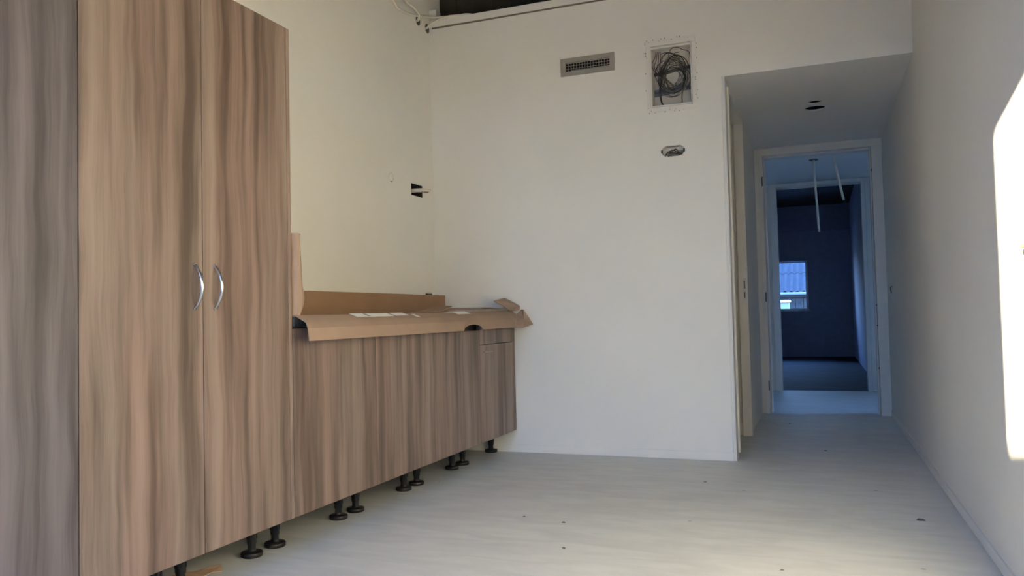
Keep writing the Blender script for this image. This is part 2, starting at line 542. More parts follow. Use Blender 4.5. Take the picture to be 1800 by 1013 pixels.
# corridor: left wall with a doorway, ceiling, header
struct('wall_corridor_near', XA-0.10, XA, YB+0.14, 5.37, 0, ZC, M['wall'])
grid_wall('wall_corridor_left', 'x', XA-0.10, XA, (5.37, Y1+0.1), (0, ZC), [(5.37, 6.34, -1, 2.412)], M['wall'])
cc = struct('ceiling_corridor', XA-0.1, XR, YB+0.14, Y1+0.12, ZC, ZC+0.15, M['ceiling'])
carve(cc, [MB().lathe(0.035, 6.185, [(0.052, ZC-0.05), (0.052, ZC+0.10)], 24), MB().lathe(0.036, 6.372, [(0.078, ZC-0.05), (0.078, ZC+0.10)], 28)])
cc['kind'] = 'structure'
for n_, (hx, hy, hr) in enumerate(((0.035, 6.185, 0.050), (0.036, 6.372, 0.076))):
    h = thing('ceiling_box', (hx, hy, ZC+0.02), ['small round open ceiling box hole, nearer the room', 'larger round open ceiling box hole, nearer the corridor end'][n_], 'ceiling box', 'ceiling box holes')
    MB().lathe(hx, hy, [(hr, ZC+0.012), (hr, ZC+0.095), (hr-0.004, ZC+0.095), (hr-0.004, ZC+0.012)], 24).build('box_wall', M['void'], h)
    MB().lathe(hx, hy, [(hr*0.98, ZC+0.09), (hr*0.98, ZC+0.098)], 24).build('box_back', M['void'], h)

# side room beyond the corridor doorway (closed, unlit)
struct('wall_side_room_far', XL, XA-0.1, Y1, Y1+0.12, 0, 3.1, M['wall'])
struct('ceiling_side_room', XL, XA-0.1, YB+0.14, Y1, 2.62, 2.72, M['ceiling'])

# doorway frame in the corridor's left wall
d1 = bpy.data.objects.new('door_1', None); COL.objects.link(d1); d1.location = (XA, 5.85, 0); d1['kind'] = 'structure'
MB().box(XA-0.105, XA+0.012, 5.345, 5.372, 0.035, 2.435).build('near_jamb', M['frame'], d1, 0.003)
far_j = MB().box(XA-0.115, XA-0.052, 6.335, 6.40, 0.09, 2.412).box(XA-0.052, XA+0.018, 6.30, 6.40, 0, 2.435).build('far_jamb', M['frame'], d1, 0.003)
MB().box(XA-0.105, XA+0.012, 5.372, 6.34, 2.395, 2.435).build('door_head', M['frame'], d1, 0.002)
sp = MB().box(XA-0.018, XA+0.006, 6.296, 6.300, 1.035, 1.205).build('strike_plate', M['steel'], far_j, 0.0005)
MB().box(XA-0.010, XA-0.002, 6.294, 6.297, 1.125, 1.185).box(XA-0.010, XA-0.002, 6.294, 6.297, 1.055, 1.10).build('latch_slot', M['black'], far_j)

# corridor end wall and door frame
grid_wall('wall_corridor_end', 'y', Y1, Y1+0.12, (XA-0.1, XR+0.2), (0, ZC+0.15), [(-0.432, 0.495, -1, 2.40)], M['wall'])
d2 = bpy.data.objects.new('door_2', None); COL.objects.link(d2); d2.location = (0.03, Y1, 0); d2['kind'] = 'structure'
lj = MB().box(-0.508, -0.470, Y1-0.025, Y1-0.001, 0.03, 2.47).box(-0.470, -0.432, Y1-0.035, Y1+0.16, 0.0, 2.40).box(-0.432, -0.418, Y1+0.03, Y1+0.16, 0.0, 2.385).build('left_jamb', M['frame'], d2, 0.003)
rj = MB().box(0.495, 0.5825, Y1-0.035, Y1+0.0, 0.0, 2.40).box(0.495, 0.535, Y1-0.0, Y1+0.16, 0, 2.40).box(0.482, 0.495, Y1+0.03, Y1+0.16, 0.0, 2.385).build('right_jamb', M['frame'], d2, 0.003)
MB().box(-0.470, 0.5825, Y1-0.035, Y1-0.001, 2.40, 2.47).box(-0.432, 0.495, Y1+0.03, Y1+0.16, 2.385, 2.40).build('door_head', M['frame'], d2, 0.003)
for z in (2.16, 1.08, 0.26):
    MB().box(-0.447, -0.437, Y1-0.037, Y1-0.034, z-0.045, z+0.045).build('hinge_slot', M['black'], lj)
for z in (2.19, 0.98, 0.80, 0.42):
    MB().tube([(0.4935, Y1-0.030, z-0.0), (0.4935, Y1+0.02, z-0.0)], 0.006, 8).build('hinge_hole', M['black'], rj)

# hall
HX0, HX1 = -1.45, 2.1
grid_wall('wall_hall_right', 'x', HX1, HX1+0.2, (Y1, Y2+0.14), (0, ZC+0.2), [(8.15, 8.45, 0.05, 2.30)], M['wall'])
struct('wall_hall_left', HX0-0.2, HX0, Y1+0.12, Y2, 0, ZC+0.2, M['wall'])
struct('wall_hall_front_right', XR+0.2, HX1, Y1, Y1+0.12, 0, ZC+0.2, M['wall'])
struct('ceiling_hall', HX0-0.2, HX1+0.2, Y1+0.12, Y2+0.14, ZC, ZC+0.2, M['ceiling'])
grid_wall('wall_hall_end', 'y', Y2, Y2+0.14, (-6.2, HX1+0.2), (0, 3.3), [(-0.415, 0.516, -1, ZF)], M['wall'])
w2 = bpy.data.objects.new('window_2_added', None); COL.objects.link(w2); w2.location = (HX1+0.1, 8.95, 0.05); w2['kind'] = 'structure'  # unseen window, added to bring cool sky light into the hall
MB().box(HX1+0.08, HX1+0.14, 8.15, 8.20, 0.05, 2.30).box(HX1+0.08, HX1+0.14, 8.41, 8.45, 0.05, 2.30).box(HX1+0.08, HX1+0.14, 8.2, 8.41, 0.05, 0.10).box(HX1+0.08, HX1+0.14, 8.2, 8.41, 2.25, 2.30).build('window_frame', M['trim'], w2)
box('pane', HX1+0.107, HX1+0.113, 8.20, 8.41, 0.10, 2.25, M['glass'], w2)
portal((HX1+0.19, 8.30, 1.175), (-1, 0, 0), 0.30, 2.25)

d3 = bpy.data.objects.new('door_3', None); COL.objects.link(d3); d3.location = (0.05, Y2, 0); d3['kind'] = 'structure'
MB().box(-0.537, -0.490, Y2-0.012, Y2-0.001, 0.02, 2.52).box(-0.490, -0.415, Y2-0.03, Y2-0.001, 0, 2.425).build('left_jamb', M['frame'], d3, 0.003)
MB().box(0.516, 0.560, Y2-0.03, Y2-0.001, 0, 2.425).box(0.560, 0.645, Y2-0.012, Y2-0.001, 0.02, 2.47).build('right_jamb', M['frame'], d3, 0.003)
MB().box(-0.490, 0.560, Y2-0.03, Y2-0.001, 2.425, 2.468).build('door_head', M['frame'], d3, 0.003)

# far room
struct('wall_far_room_right', XF, XF+0.2, Y2+0.14, YF, 0, 3.3, M['far_wall'])
struct('wall_far_room_left', -6.2, -6.0, Y2+0.14, YF+0.2, 0, 3.3, M['far_wall'])
struct('ceiling_far_room', -6.2, XF+0.2, Y2+0.14, YF+0.2, 3.08, 3.3, M['loft'])
grid_wall('wall_far', 'y', YF, YF+0.25, (-6.2, XF+0.2), (0, 3.3), [(-1.30, -0.16, 0.945, 1.955)], M['far_wall'])
struct('trim_1', -6.0, XF, YF-0.03, YF, 2.545, 2.57, M['far_wall'])
w3 = bpy.data.objects.new('window_3', None); COL.objects.link(w3); w3.location = (-0.73, YF+0.1, 0.945); w3['kind'] = 'structure'
MB().box(-1.30, -1.25, YF+0.10, YF+0.16, 0.945, 1.955).box(-0.205, -0.16, YF+0.10, YF+0.16, 0.945, 1.955).box(-1.25, -0.205, YF+0.10, YF+0.16, 0.945, 0.985).box(-1.25, -0.205, YF+0.10, YF+0.16, 1.925, 1.955).build('window_frame', M['trim'], w3)
MB().add([(-1.25, YF+0.105, 0.985), (-0.205, YF+0.105, 0.985), (-0.205, YF+0.111, 0.985), (-1.25, YF+0.111, 0.985), (-1.25, YF+0.148, 1.925), (-0.205, YF+0.148, 1.925), (-0.205, YF+0.154, 1.925), (-1.25, YF+0.154, 1.925)],
         [(0, 3, 2, 1), (4, 5, 6, 7), (0, 1, 5, 4), (1, 2, 6, 5), (2, 3, 7, 6), (3, 0, 4, 7)]).build('pane', M['glass'], w3)
box('window_sill', -1.34, -0.12, YF-0.03, YF+0.10, 0.920, 0.947, M['trim'], w3, 0.004)
portal((-0.73, YF+0.24, 1.45), (0, -1, 0), 1.14, 1.01)

# loft above the back part: dark planks seen through the opening
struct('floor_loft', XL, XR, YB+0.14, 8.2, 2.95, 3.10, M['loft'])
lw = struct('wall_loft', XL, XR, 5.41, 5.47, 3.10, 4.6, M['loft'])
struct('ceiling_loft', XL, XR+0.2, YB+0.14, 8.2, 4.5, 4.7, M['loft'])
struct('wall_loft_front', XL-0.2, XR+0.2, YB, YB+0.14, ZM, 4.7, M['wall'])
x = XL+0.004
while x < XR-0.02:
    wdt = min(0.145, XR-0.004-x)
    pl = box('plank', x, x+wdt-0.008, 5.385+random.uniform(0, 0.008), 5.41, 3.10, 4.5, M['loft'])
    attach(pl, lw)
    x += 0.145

# roof volume over the whole house, throws the long shadow behind it
rfm = MB()
rfm.add([(-6.4, -1.9, 4.72), (2.5, -1.9, 4.72), (2.5, YF+0.4, 4.72), (-6.4, YF+0.4, 4.72), (-6.4, 7.6, 8.2), (2.5, 7.6, 8.2)],
        [(0, 3, 2, 1), (0, 1, 5, 4), (2, 3, 4, 5), (1, 2, 5), (3, 0, 4)])
rfm.build('roof', M['outer'], kind='structure')
# outer shell pieces that close the gaps between room walls and roof
struct('wall_outer_rear', XL-0.2, XR+0.2, YR-0.2, YR, ZM, 4.72, M['outer'])
struct('wall_outer_left', -6.4, XL-0.2, 8.0, 8.2, 0, 4.72, M['outer'])
struct('wall_outer_far', -6.4, HX1+0.4, YF+0.26, YF+0.4, 3.3, 4.72, M['outer'])
struct('wall_outer_side', HX1+0.21, HX1+0.39, 7.0, YF+0.26, ZC+0.2, 4.72, M['outer'])
struct('wall_outer_west', -6.4, -6.21, 8.2, YF+0.26, 0, 4.72, M['outer'])

# trims: strip on top of the back wall, skirtings, corner bead
tr = MB().box(XL+0.001, XR-0.001, YB-0.022, YB+0.0, 3.106, ZL+0.003)
tr.build('trim_2', M['wall'], bevel=0.002, kind='structure')
struct('trim_8', XL+0.02, XR-0.001, YB-0.012, YB-0.001, 3.098, 3.106, M['stain'])
struct('trim_3', XL+0.001, -2.560, YB-0.012, YB+0.06, 3.156, 3.236, M['trim'])
struct('baseboard_back', -2.0, XA-0.022, YB-0.007, YB, 0.004, 0.055, M['wall'])
struct('baseboard_right', XR-0.007, XR, YR, Y1-0.04, 0.003, 0.05, M['wall'])
struct('trim_4', XA-0.011, XA, YB-0.002, YB+0.139, 0.055, ZC, M['trim'])
struct('trim_6', XA-0.022, XA-0.011, YB+0.012, YB+0.139, 0.0, ZC, M['wall'])
struct('trim_5', XA-0.022, XA+0.0015, YB-0.0075, YB+0.012, 0.003, 0.055, M['trim'])
struct('trim_7', XA-0.011, XA+0.0015, YB+0.012, YB+0.139, 0.003, 0.055, M['trim'])


# ------------------------------------------------------------------ cabinets
XC = -1.997
ZB = 0.158


def cab_leg(parent, x, y, top=ZB):
    mb = MB()
    mb.lathe(x, y, [(0.041, 0.0), (0.0435, 0.003), (0.0435, 0.016), (0.041, 0.0195), (0.019, 0.021), (0.0165, 0.026), (0.0162, 0.030),
                    (0.0162, 0.046), (0.0185, 0.052), (0.0195, 0.056), (0.0195, top-0.006), (0.026, top-0.005), (0.026, top)], 30)
    for k in range(8):     # ribs of the adjusting sleeve
        a = 2*math.pi*k/8+0.3
        c, s_ = math.cos(a), math.sin(a)
        px, py = x+0.0192*c, y+0.0192*s_
        mb.box(px-0.0022, px+0.0022, py-0.0022, py+0.0022, 0.072, top-0.014)
    return mb.build('leg', M['black'], parent)


def bow_handle(parent, y, zc, half=0.077):
    mb = MB()
    pts = []; rad = []
    for i in range(25):
        t = -1+2*i/24
        z = zc+half*t
        d = 0.033*(1-t*t)**0.9
        pts.append((XC+0.001+d, y, z)); rad.append(0.0036+0.0034*(1-t*t))
    mb.tube(pts, 0.004, 12, rad)
    mb.lathe(y, zc+half, [(0.0055, XC), (0.005, XC+0.006)], 12, 'x'); mb.lathe(y, zc-half, [(0.0055, XC), (0.005, XC+0.006)], 12, 'x')
    return mb.build('handle', M['steel'], parent, label='curved brushed steel handle')


def bar_handle(parent, y0, y1, z):
    mb = MB()
    mb.box(XC+0.014, XC+0.018, y0, y1, z-0.003, z+0.003).box(XC, XC+0.015, y0+0.01, y0+0.018, z-0.0028, z+0.0028).box(XC, XC+0.015, y1-0.018, y1-0.01, z-0.0028, z+0.0028)
    return mb.build('handle', M['vent'], parent, 0.0008, label='slim grey bar handle')


def tall_cabinet(y0, y1, label, legs, handle=None, end_panel=False, wood='wood'):
    t = thing('tall_cabinet', (-2.3, (y0+y1)/2, 0), label, 'cabinet', 'tall wood-grain cabinets on the left')
    zt = 2.157
    yd = y1-0.022 if end_panel else y1
    MB().box(-2.61, XC-0.021, y0+0.001, yd-0.001, ZB, zt).build('carcass', M['carcass'], t)
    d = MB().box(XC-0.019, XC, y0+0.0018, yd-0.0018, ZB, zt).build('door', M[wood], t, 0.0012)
    if end_panel:
        MB().box(-2.612, XC, yd+0.001, y1, ZB, zt).build('end_panel', M['wood'], t, 0.001)
    if handle:
        bow_handle(d, handle, 1.079)
    for ly in legs:
        cab_leg(t, -2.182, ly); cab_leg(t, -2.53, ly)
    return t


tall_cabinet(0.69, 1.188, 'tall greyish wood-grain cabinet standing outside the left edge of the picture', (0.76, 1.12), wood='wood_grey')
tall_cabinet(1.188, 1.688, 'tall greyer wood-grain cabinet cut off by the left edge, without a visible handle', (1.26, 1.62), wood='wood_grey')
tall_cabinet(1.688, 2.187, 'middle tall wood-grain cabinet with its bow handle at the right door edge', (1.765, 2.15), 2.146)
tall_cabinet(2.187, 2.688, 'tall wood-grain cabinet with its bow handle at the left door edge, beside low units', (2.265, 2.652), 2.243, True)

BZ = 0.925


def base_cabinet(y0, y1, label, legs, kind):
    t = thing('base_cabinet', (-2.3, (y0+y1)/2, 0), label, 'cabinet', 'low wood-grain kitchen units under the worktop')
    MB().box(-2.61, XC-0.045, y0+0.001, y1-0.001, ZB, BZ).box(-2.61, XC-0.021, y0+0.001, y1-0.001, ZB, 0.80).build('carcass', M['carcass'], t)
    if kind == 'door':
        MB().box(XC-0.019, XC, y0+0.0018, y1-0.0018, ZB, BZ-0.004).build('door', M['wood'], t, 0.0012)
    elif kind == 'low_door':
        MB().box(XC-0.019, XC, y0+0.0018, y1-0.0018, ZB, 0.868).build('door', M['wood'], t, 0.0014)
    else:
        d = MB().box(XC-0.019, XC, y0+0.0018, y1-0.0018, ZB, 0.7735).build('door', M['wood'], t, 0.0012)
        bar_handle(d, 4.637, 4.77, 0.729)
        MB().box(XC-0.019, XC, y0+0.0018, y1-0.0018, 0.7775, BZ-0.004).build('drawer', M['wood'], t, 0.0012)
    for ly in legs:
        cab_leg(t, -2.18, ly); cab_leg(t, -2.53, ly)


base_cabinet(2.690, 3.338, 'low wood-grain unit directly beside the tall cabinet', (2.797, 3.274), 'door')
base_cabinet(3.338, 3.985, 'second low wood-grain unit from the tall cabinet', (3.424, 3.916), 'door')
base_cabinet(3.985, 4.587, 'low wood-grain unit under the semicircular cut-out of the cardboard', (4.068, 4.540), 'low_door')
base_cabinet(4.587, 5.215, 'low wood-grain unit with a drawer, against the back wall', (4.697, 5.180), 'drawer')

wt_ = MB().box(XL+0.002, -1.993, 2.692, 5.222, BZ+0.002, 0.9705).build('worktop', M['worktop'], None, 0.002,
      label='dark grey kitchen worktop hidden under the cardboard, its end showing beside the tall cabinet', category='worktop')


# ------------------------------------------------------------------ cardboard
def sheet(name, rows, mat, parent=None, th=0.0035, flip=False, **props):
    """rows: list of equal-length point lists -> a sheet with real thickness"""
    n = len(rows[0]); vs = [Vector(p) for r_ in rows for p in r_]
    fs = []
    for i in range(len(rows)-1):
        for j in range(n-1):
            a = i*n+j
            fs.append((a, a+1, a+n+1, a+n))
    me = bpy.data.meshes.new(name); me.from_pydata([tuple(v) for v in vs], [], fs); me.update()
    bm = bmesh.new(); bm.from_mesh(me); bmesh.ops.recalc_face_normals(bm, faces=bm.faces)
    geom = bmesh.ops.solidify(bm, geom=bm.faces[:], thickness=th)
    bmesh.ops.recalc_face_normals(bm, faces=bm.faces)
    bm.to_mesh(me); bm.free()
    me.materials.append(mat)
    o = bpy.data.objects.new(name, me); COL.objects.link(o)
    if parent is not None: attach(o, parent)
    for k, v in props.items(): o[k] = v
    return o


def lerp(a, b, t): return a+(b-a)*t


cb = thing('cardboard_box', (-2.28, 3.95, 0.972), 'long opened brown cardboard box lying over the worktop, front flap hanging down', 'cardboard')
# panel that lies on the worktop
NY = 60
rows = []
for xi in range(4):
    xx = lerp(-2.56, -2.02, xi/3)
    rows.append([(xx, lerp(2.72, 5.18, j/NY), 0.9745+0.0015*mnoise.noise(Vector((xx*3, j*0.15, 2)))) for j in range(NY+1)])
sheet('base_panel', rows, M['card'], cb, 0.003)
# folded front flap
NJ = 240
r0, r1, r2, r3, r4 = [], [], [], [], []
for j in range(NJ+1):
    t = j/NJ
    y_top = lerp(2.712, 5.17, t); y_mid = lerp(2.722, 5.16, t); y_bot = lerp(2.668, 4.985, t)
    zt = lerp(0.976, 0.992, t**1.5); zm = lerp(0.948, 0.965, t)
    zb2 = lerp(0.872, 0.877, t)
    if 4.155 < y_bot < 4.43:
        u = (y_bot-4.2925)/0.1375
        zb2 = lerp(0.872, 0.877, t)+0.036*math.sqrt(max(0, 1-u*u))
    wob = 0.0025*mnoise.noise(Vector((t*9, 0, 5)))
    r0.append((-2.022, y_top, zt-0.001+wob)); r1.append((-1.998, y_top, zt+wob)); r2.append((-1.955, y_mid, zm+wob))
    xm = lerp(-1.955, -1.90, 0.5)
    r3.append((lerp(-1.955, -1.90, 0.5)+0.003, (y_mid+y_bot)/2, (zm+lerp(0.872, 0.877, t))/2+0.012)); r4.append((-1.90+0.004*mnoise.noise(Vector((t*5, 3, 1))), y_bot, zb2))
# ragged left end: top layer torn back in a curve
flap = sheet('front_flap', [r0, r1, r2, r3, r4], M['card'], cb, 0.004)
# small corner flap at the right end
sheet('corner_flap', [[(-1.955, 5.162, 0.966), (-1.925, 5.172, 0.998), (-1.893, 5.13, 0.998)],
                      [(-1.925, 5.08, 0.92), (-1.895, 5.14, 0.935), (-1.865, 5.17, 0.935)],
                      [(-1.90, 4.988, 0.877), (-1.882, 5.08, 0.873), (-1.855, 5.205, 0.893)]], M['card'], cb, 0.004)
# rear panel standing along the left wall
rows = []
for k in range(4):
    z = lerp(0.976, 1.117, k/3)
    row = [(-2.545-0.004*k/3*math.sin(j*0.1)+0.003*mnoise.noise(Vector((j*0.2, k, 0))), lerp(2.70, 5.11, j/NY), z+0.004*(j/NY)*(k/3)-0.004*k/3) for j in range(NY+1)]
    row += [(-2.530, 5.14, z), (-2.528, 5.198, z)]
    rows.append(row)
sheet('rear_panel', rows, M['card_in_shade'], cb, 0.004)
# end panel standing against the tall cabinet side, front edge curled
rows = []
for k in range(25):
    z = lerp(0.976, 1.315, k/24)
    q = k/24
    curl = 0.046-0.012*min(1, (q-0.35)/0.5) if q > 0.35 else 0.024+0.034*math.sin(q/0.35*math.pi*0.79)+0.001
    row = [(-2.50, 2.700, z), (-2.25, 2.702, z), (-2.04, 2.703, z), (-2.008, 2.707, z), (-1.994, 2.716, z), (-1.992, 2.712+curl*0.55, z), (-2.0, 2.712+curl, z)]
    rows.append(row)
sheet('end_panel', rows, M['card'], cb, 0.004)


def facet_patch(name, y0, y1, f0, f1, mat, parent, lift=0.0025, skew=0.0, **props):
    """thin paper on the flap's upper facet, between fractions f0..f1 of its height"""
    def P(y, f):
        t = (y-2.715)/(5.165-2.715)
        a = Vector((-1.998, y, lerp(0.976, 0.992, max(0, t)**1.5))); b2 = Vector((-1.955, y, lerp(0.948, 0.965, t)))
        nrm = Vector((0.028, 0, 0.043)).normalized()
        return a.lerp(b2, f)+nrm*(lift+0.0025+0.0025*mnoise.noise(Vector((t*9, 0, 5))))
    nn = 14
    rows = [[P(lerp(y0, y1, j/nn)+skew*f, f) for j in range(nn+1)] for f in (f0, (f0+f1)/2, f1)]
    return sheet(name, rows, mat, parent, 0.0007, **props)


stk = facet_patch('sticker', 3.10, 3.44, 0.02, 0.62, M['sticker'], cb, skew=0.05, label='long white paper label on the cardboard')
facet_patch('ink_mark', 3.205, 3.225, 0.1, 0.55, M['ink'], stk, 0.0036, skew=0.05)
facet_patch('ink_mark', 3.435, 3.452, 0.0, 0.75, M['ink'], stk, 0.0036, skew=0.06)
facet_patch('sticker', 3.465, 3.60, 0.0, 0.55, M['sticker'], cb, skew=0.05, label='short white paper label on the cardboard')
st3 = facet_patch('sticker', 4.19, 4.37, 0.0, 0.62, M['sticker'], cb, skew=0.06, label='white paper label above the semicircular cut-out')
# creases
for (ya, yb2) in ((2.80, 3.05),):
    facet_patch('tape', 3.66, 3.70, 0.3, 0.95, M['tape'], cb, 0.0018, skew=0.03, label='scrap of pale tape')

# loose flaps on the right half of the box
sheet('side_flap', [[(-2.00, lerp(4.10, 5.15, j/12), 0.985+0.028*math.sin(min(1, j/9)*math.pi*0.5)+0.004*math.sin(j*1.1)) for j in range(13)],
                    [(-2.28, lerp(4.22, 5.18, j/12), 0.992+0.026*math.sin(min(1, j/9)*math.pi*0.5)) for j in range(13)]], M['card'], cb, 0.005)
sheet('lifted_flap', [[(-2.02, 3.98, 0.990), (-2.02, 4.12, 0.996), (-2.02, 4.25, 1.022)], [(-2.16, 4.02, 0.992), (-2.16, 4.15, 1.0), (-2.16, 4.30, 1.03)]], M['card_in_shade'], cb, 0.005)
fo = thing('cardboard_offcut', (-2.04, 5.02, 1.0), 'bent brown cardboard offcut sticking up on the right end of the box', 'cardboard')
sheet('fold', [[(-2.02, 4.893, 1.056), (-2.004, 4.99, 1.030), (-1.985, 5.093, 0.996)], [(-2.035, 5.03, 1.068), (-1.995, 5.09, 1.044), (-1.966, 5.15, 1.010)], [(-2.05, 5.168, 1.079), (-2.0, 5.19, 1.052), (-1.951, 5.205, 1.022)]], M['card'], fo, 0.005)
sheet('turned_edge', [[(-1.985, 5.093, 0.996), (-1.951, 5.205, 1.022)], [(-1.995, 5.10, 0.988), (-1.955, 5.208, 0.998)]], M['card'], fo, 0.005)

# torn scrap on the floor near the tall cabinets
sc_ = thing('cardboard_scrap', (-2.25, 2.40, 0), 'small torn strip of brown cardboard lying on the floor by the cabinet legs', 'scrap')
rows = []
pts_a = [(-2.30, 2.34), (-2.275, 2.375), (-2.25, 2.405), (-2.235, 2.43), (-2.225, 2.47), (-2.215, 2.51)]
for s_ in range(4):
    rows.append([(xx+0.020*s_+0.006*mnoise.noise(Vector((i*1.7, s_, 0))), yy-0.020*s_+0.006*mnoise.noise(Vector((i*1.3, s_, 4))), 0.004+0.008*abs(math.sin(i*1.3+s_))) for i, (xx, yy) in enumerate(pts_a)])
sheet('torn_piece', rows, M['scrap'], sc_, 0.003)

# ------------------------------------------------------------------ vent grille
vg = thing('vent_grille', (-1.418, YB, 2.607), 'grey rectangular air vent grille high on the back wall', 'vent')
x0, x1, z0, z1 = -1.609, -1.228, 2.6075, 2.731
MB().box(x0, x1, YB-0.010, YB-0.001, 2.698, z1).box(x0, x1, YB-0.010, YB-0.001, z0, 2.638).box(x0, -1.576, YB-0.010, YB-0.001, 2.638, 2.698).box(-1.26, x1, YB-0.010, YB-0.001, 2.638, 2.698).build('frame', M['vent'], vg, 0.0)
for k in range(2):
    z = 2.638+0.06*(k+1)/3
    box('horizontal_blade', -1.576, -1.26, YB-0.003, YB+0.002, z-0.0009, z+0.0009, M['vent_bar'], vg)
for k in range(15):
    xx = -1.576+0.316*(k+1)/16
    box('vertical_blade', xx-0.0009, xx+0.0009, YB+0.002, YB+0.007, 2.638, 2.698, M['vent_bar'], vg)
dm = MB().box(-1.59, -1.246, YB+0.143, YB+0.146, 2.62, 2.72).box(-1.576, -1.572, YB+0.009, YB+0.143, 2.638, 2.698).box(-1.264, -1.26, YB+0.009, YB+0.143, 2.638, 2.698).box(-1.572, -1.264, YB+0.009, YB+0.143, 2.638, 2.642).box(-1.572, -1.264, YB+0.009, YB+0.143, 2.694, 2.698)
dm.build('duct_liner', M['void'], vg)

# ------------------------------------------------------------------ cable box with coil
bx0, bx1, bz0, bz1 = -1.012, -0.686, 2.288, 2.770
cbx = thing('cable_box', ((bx0+bx1)/2, YB, bz0), 'white rectangular recessed cable box open in the back wall', 'junction box')
ix0, ix1, iz0, iz1 = -0.985, -0.712, 2.318, 2.730
MB().box(bx0, bx1, YB-0.006, YB-0.001, iz1, bz1).box(bx0, bx1, YB-0.006, YB-0.001, bz0, iz0).box(bx0, ix0, YB-0.006, YB-0.001, iz0, iz1).box(ix1, bx1, YB-0.006, YB-0.001, iz0, iz1).build('rim', M['trim'], cbx, 0.0015)
MB().box(ix0, ix1, YB-0.012, YB+0.004, iz1-0.022, iz1-0.010).box(ix0, ix1, YB-0.012, YB+0.004, iz0+0.002, iz0+0.010).box(ix0+0.002, ix0+0.009, YB-0.012, YB+0.004, iz0, iz1).box(ix1-0.009, ix1-0.002, YB-0.012, YB+0.004, iz0, iz1).build('inner_lip', M['trim'], cbx, 0.001)
MB().box(ix0+0.001, ix0+0.004, YB+0.004, YB+0.11, iz0, iz1).box(ix1-0.004, ix1-0.001, YB+0.004, YB+0.11, iz0, iz1).box(ix0, ix1, YB+0.004, YB+0.11, iz0+0.001, iz0+0.004).box(ix0, ix1, YB+0.004, YB+0.11, iz1-0.004, iz1-0.001).build('box_side', M['board'], cbx)
box('backing_board', ix0, ix1, YB+0.108, YB+0.115, iz0, iz1, M['board'], cbx)
for z, mt in ((2.42, 'pipe_blue'), (2.445, 'pipe_blue'), (2.56, 'cable_grey')):
    MB().tube([(ix0+0.01, YB+0.075, z), (ix0+0.09, YB+0.07, z+0.004), (ix1-0.08, YB+0.07, z+0.022), (ix1-0.006, YB+0.075, z+0.03)], 0.011, 12).build('pipe', M[mt], cbx, label='grey plastic pipe crossing the box')
for k in range(40):   # nail heads and filler dots around the rim
    side = k % 4; u = random.random()
    if side == 0: px, pz = lerp(bx0, bx1, u), bz1+0.004
    elif side == 1: px, pz = lerp(bx0, bx1, u), bz0-0.006
    elif side == 2: px, pz = bx0-0.006, lerp(bz0, bz1, u)
    else: px, pz = bx1+0.006, lerp(bz0, bz1, u)
    if k % 3 == 0: px = px+(0.012 if side == 2 else (-0.012 if side == 3 else 0)); pz = pz+(-0.014 if side == 0 else (0.014 if side == 1 else 0))
    rr = random.uniform(0.0018, 0.0034)
    MB().lathe(px, pz, [(rr, YB-0.0068), (rr*0.9, YB+0.0005)], 8, 'y').build('nail_dot', M['stain'], cbx)

coil = thing('cable_coil', (-0.85, YB+0.03, 2.32), 'tangled coil of thin black cables inside the open cable box', 'cables')
rc = random.Random(11)
cx0, cz0 = -0.838, 2.535
for k in range(15):
    rx = rc.uniform(0.055, 0.10); rz = rc.uniform(0.085, 0.135)
    ox = rc.uniform(-0.022, 0.022); oz = rc.uniform(-0.05, 0.035)
    tilt = rc.uniform(-0.35, 0.5); ph = rc.uniform(0, 6.28); yy0 = rc.uniform(0.012, 0.06)
    span = rc.uniform(4.2, 9.0)
    pts = []
    for i in range(46):
        a = ph+span*i/45
        q = 1-0.10*i/45
        px = rx*math.cos(a)*q; pz = rz*math.sin(a)*q
        qx = px*math.cos(tilt)-pz*math.sin(tilt); qz = px*math.sin(tilt)+pz*math.cos(tilt)
        pts.append((min(-0.722, max(-0.975, cx0+ox+qx)), YB+yy0+0.010*math.sin(a*1.7+k), min(2.70, max(2.335, cz0+oz+qz))))
    MB().tube(pts, rc.uniform(0.0014, 0.0024), 6).build('cable', M['cable'] if k % 4 else M['cable_grey'], coil)


def spline(pts, n=8):
    out = []
    P = [Vector(p) for p in pts]
    P = [P[0]*2-P[1]]+P+[P[-1]*2-P[-2]]
    for i in range(1, len(P)-2):
        for k in range(n):
            t = k/n
            out.append(0.5*((2*P[i])+(P[i+1]-P[i-1])*t+(2*P[i-1]-5*P[i]+4*P[i+1]-P[i+2])*t*t+(3*P[i]-P[i-1]-3*P[i+1]+P[i+2])*t*t*t))
    out.append(P[-2])
    return out


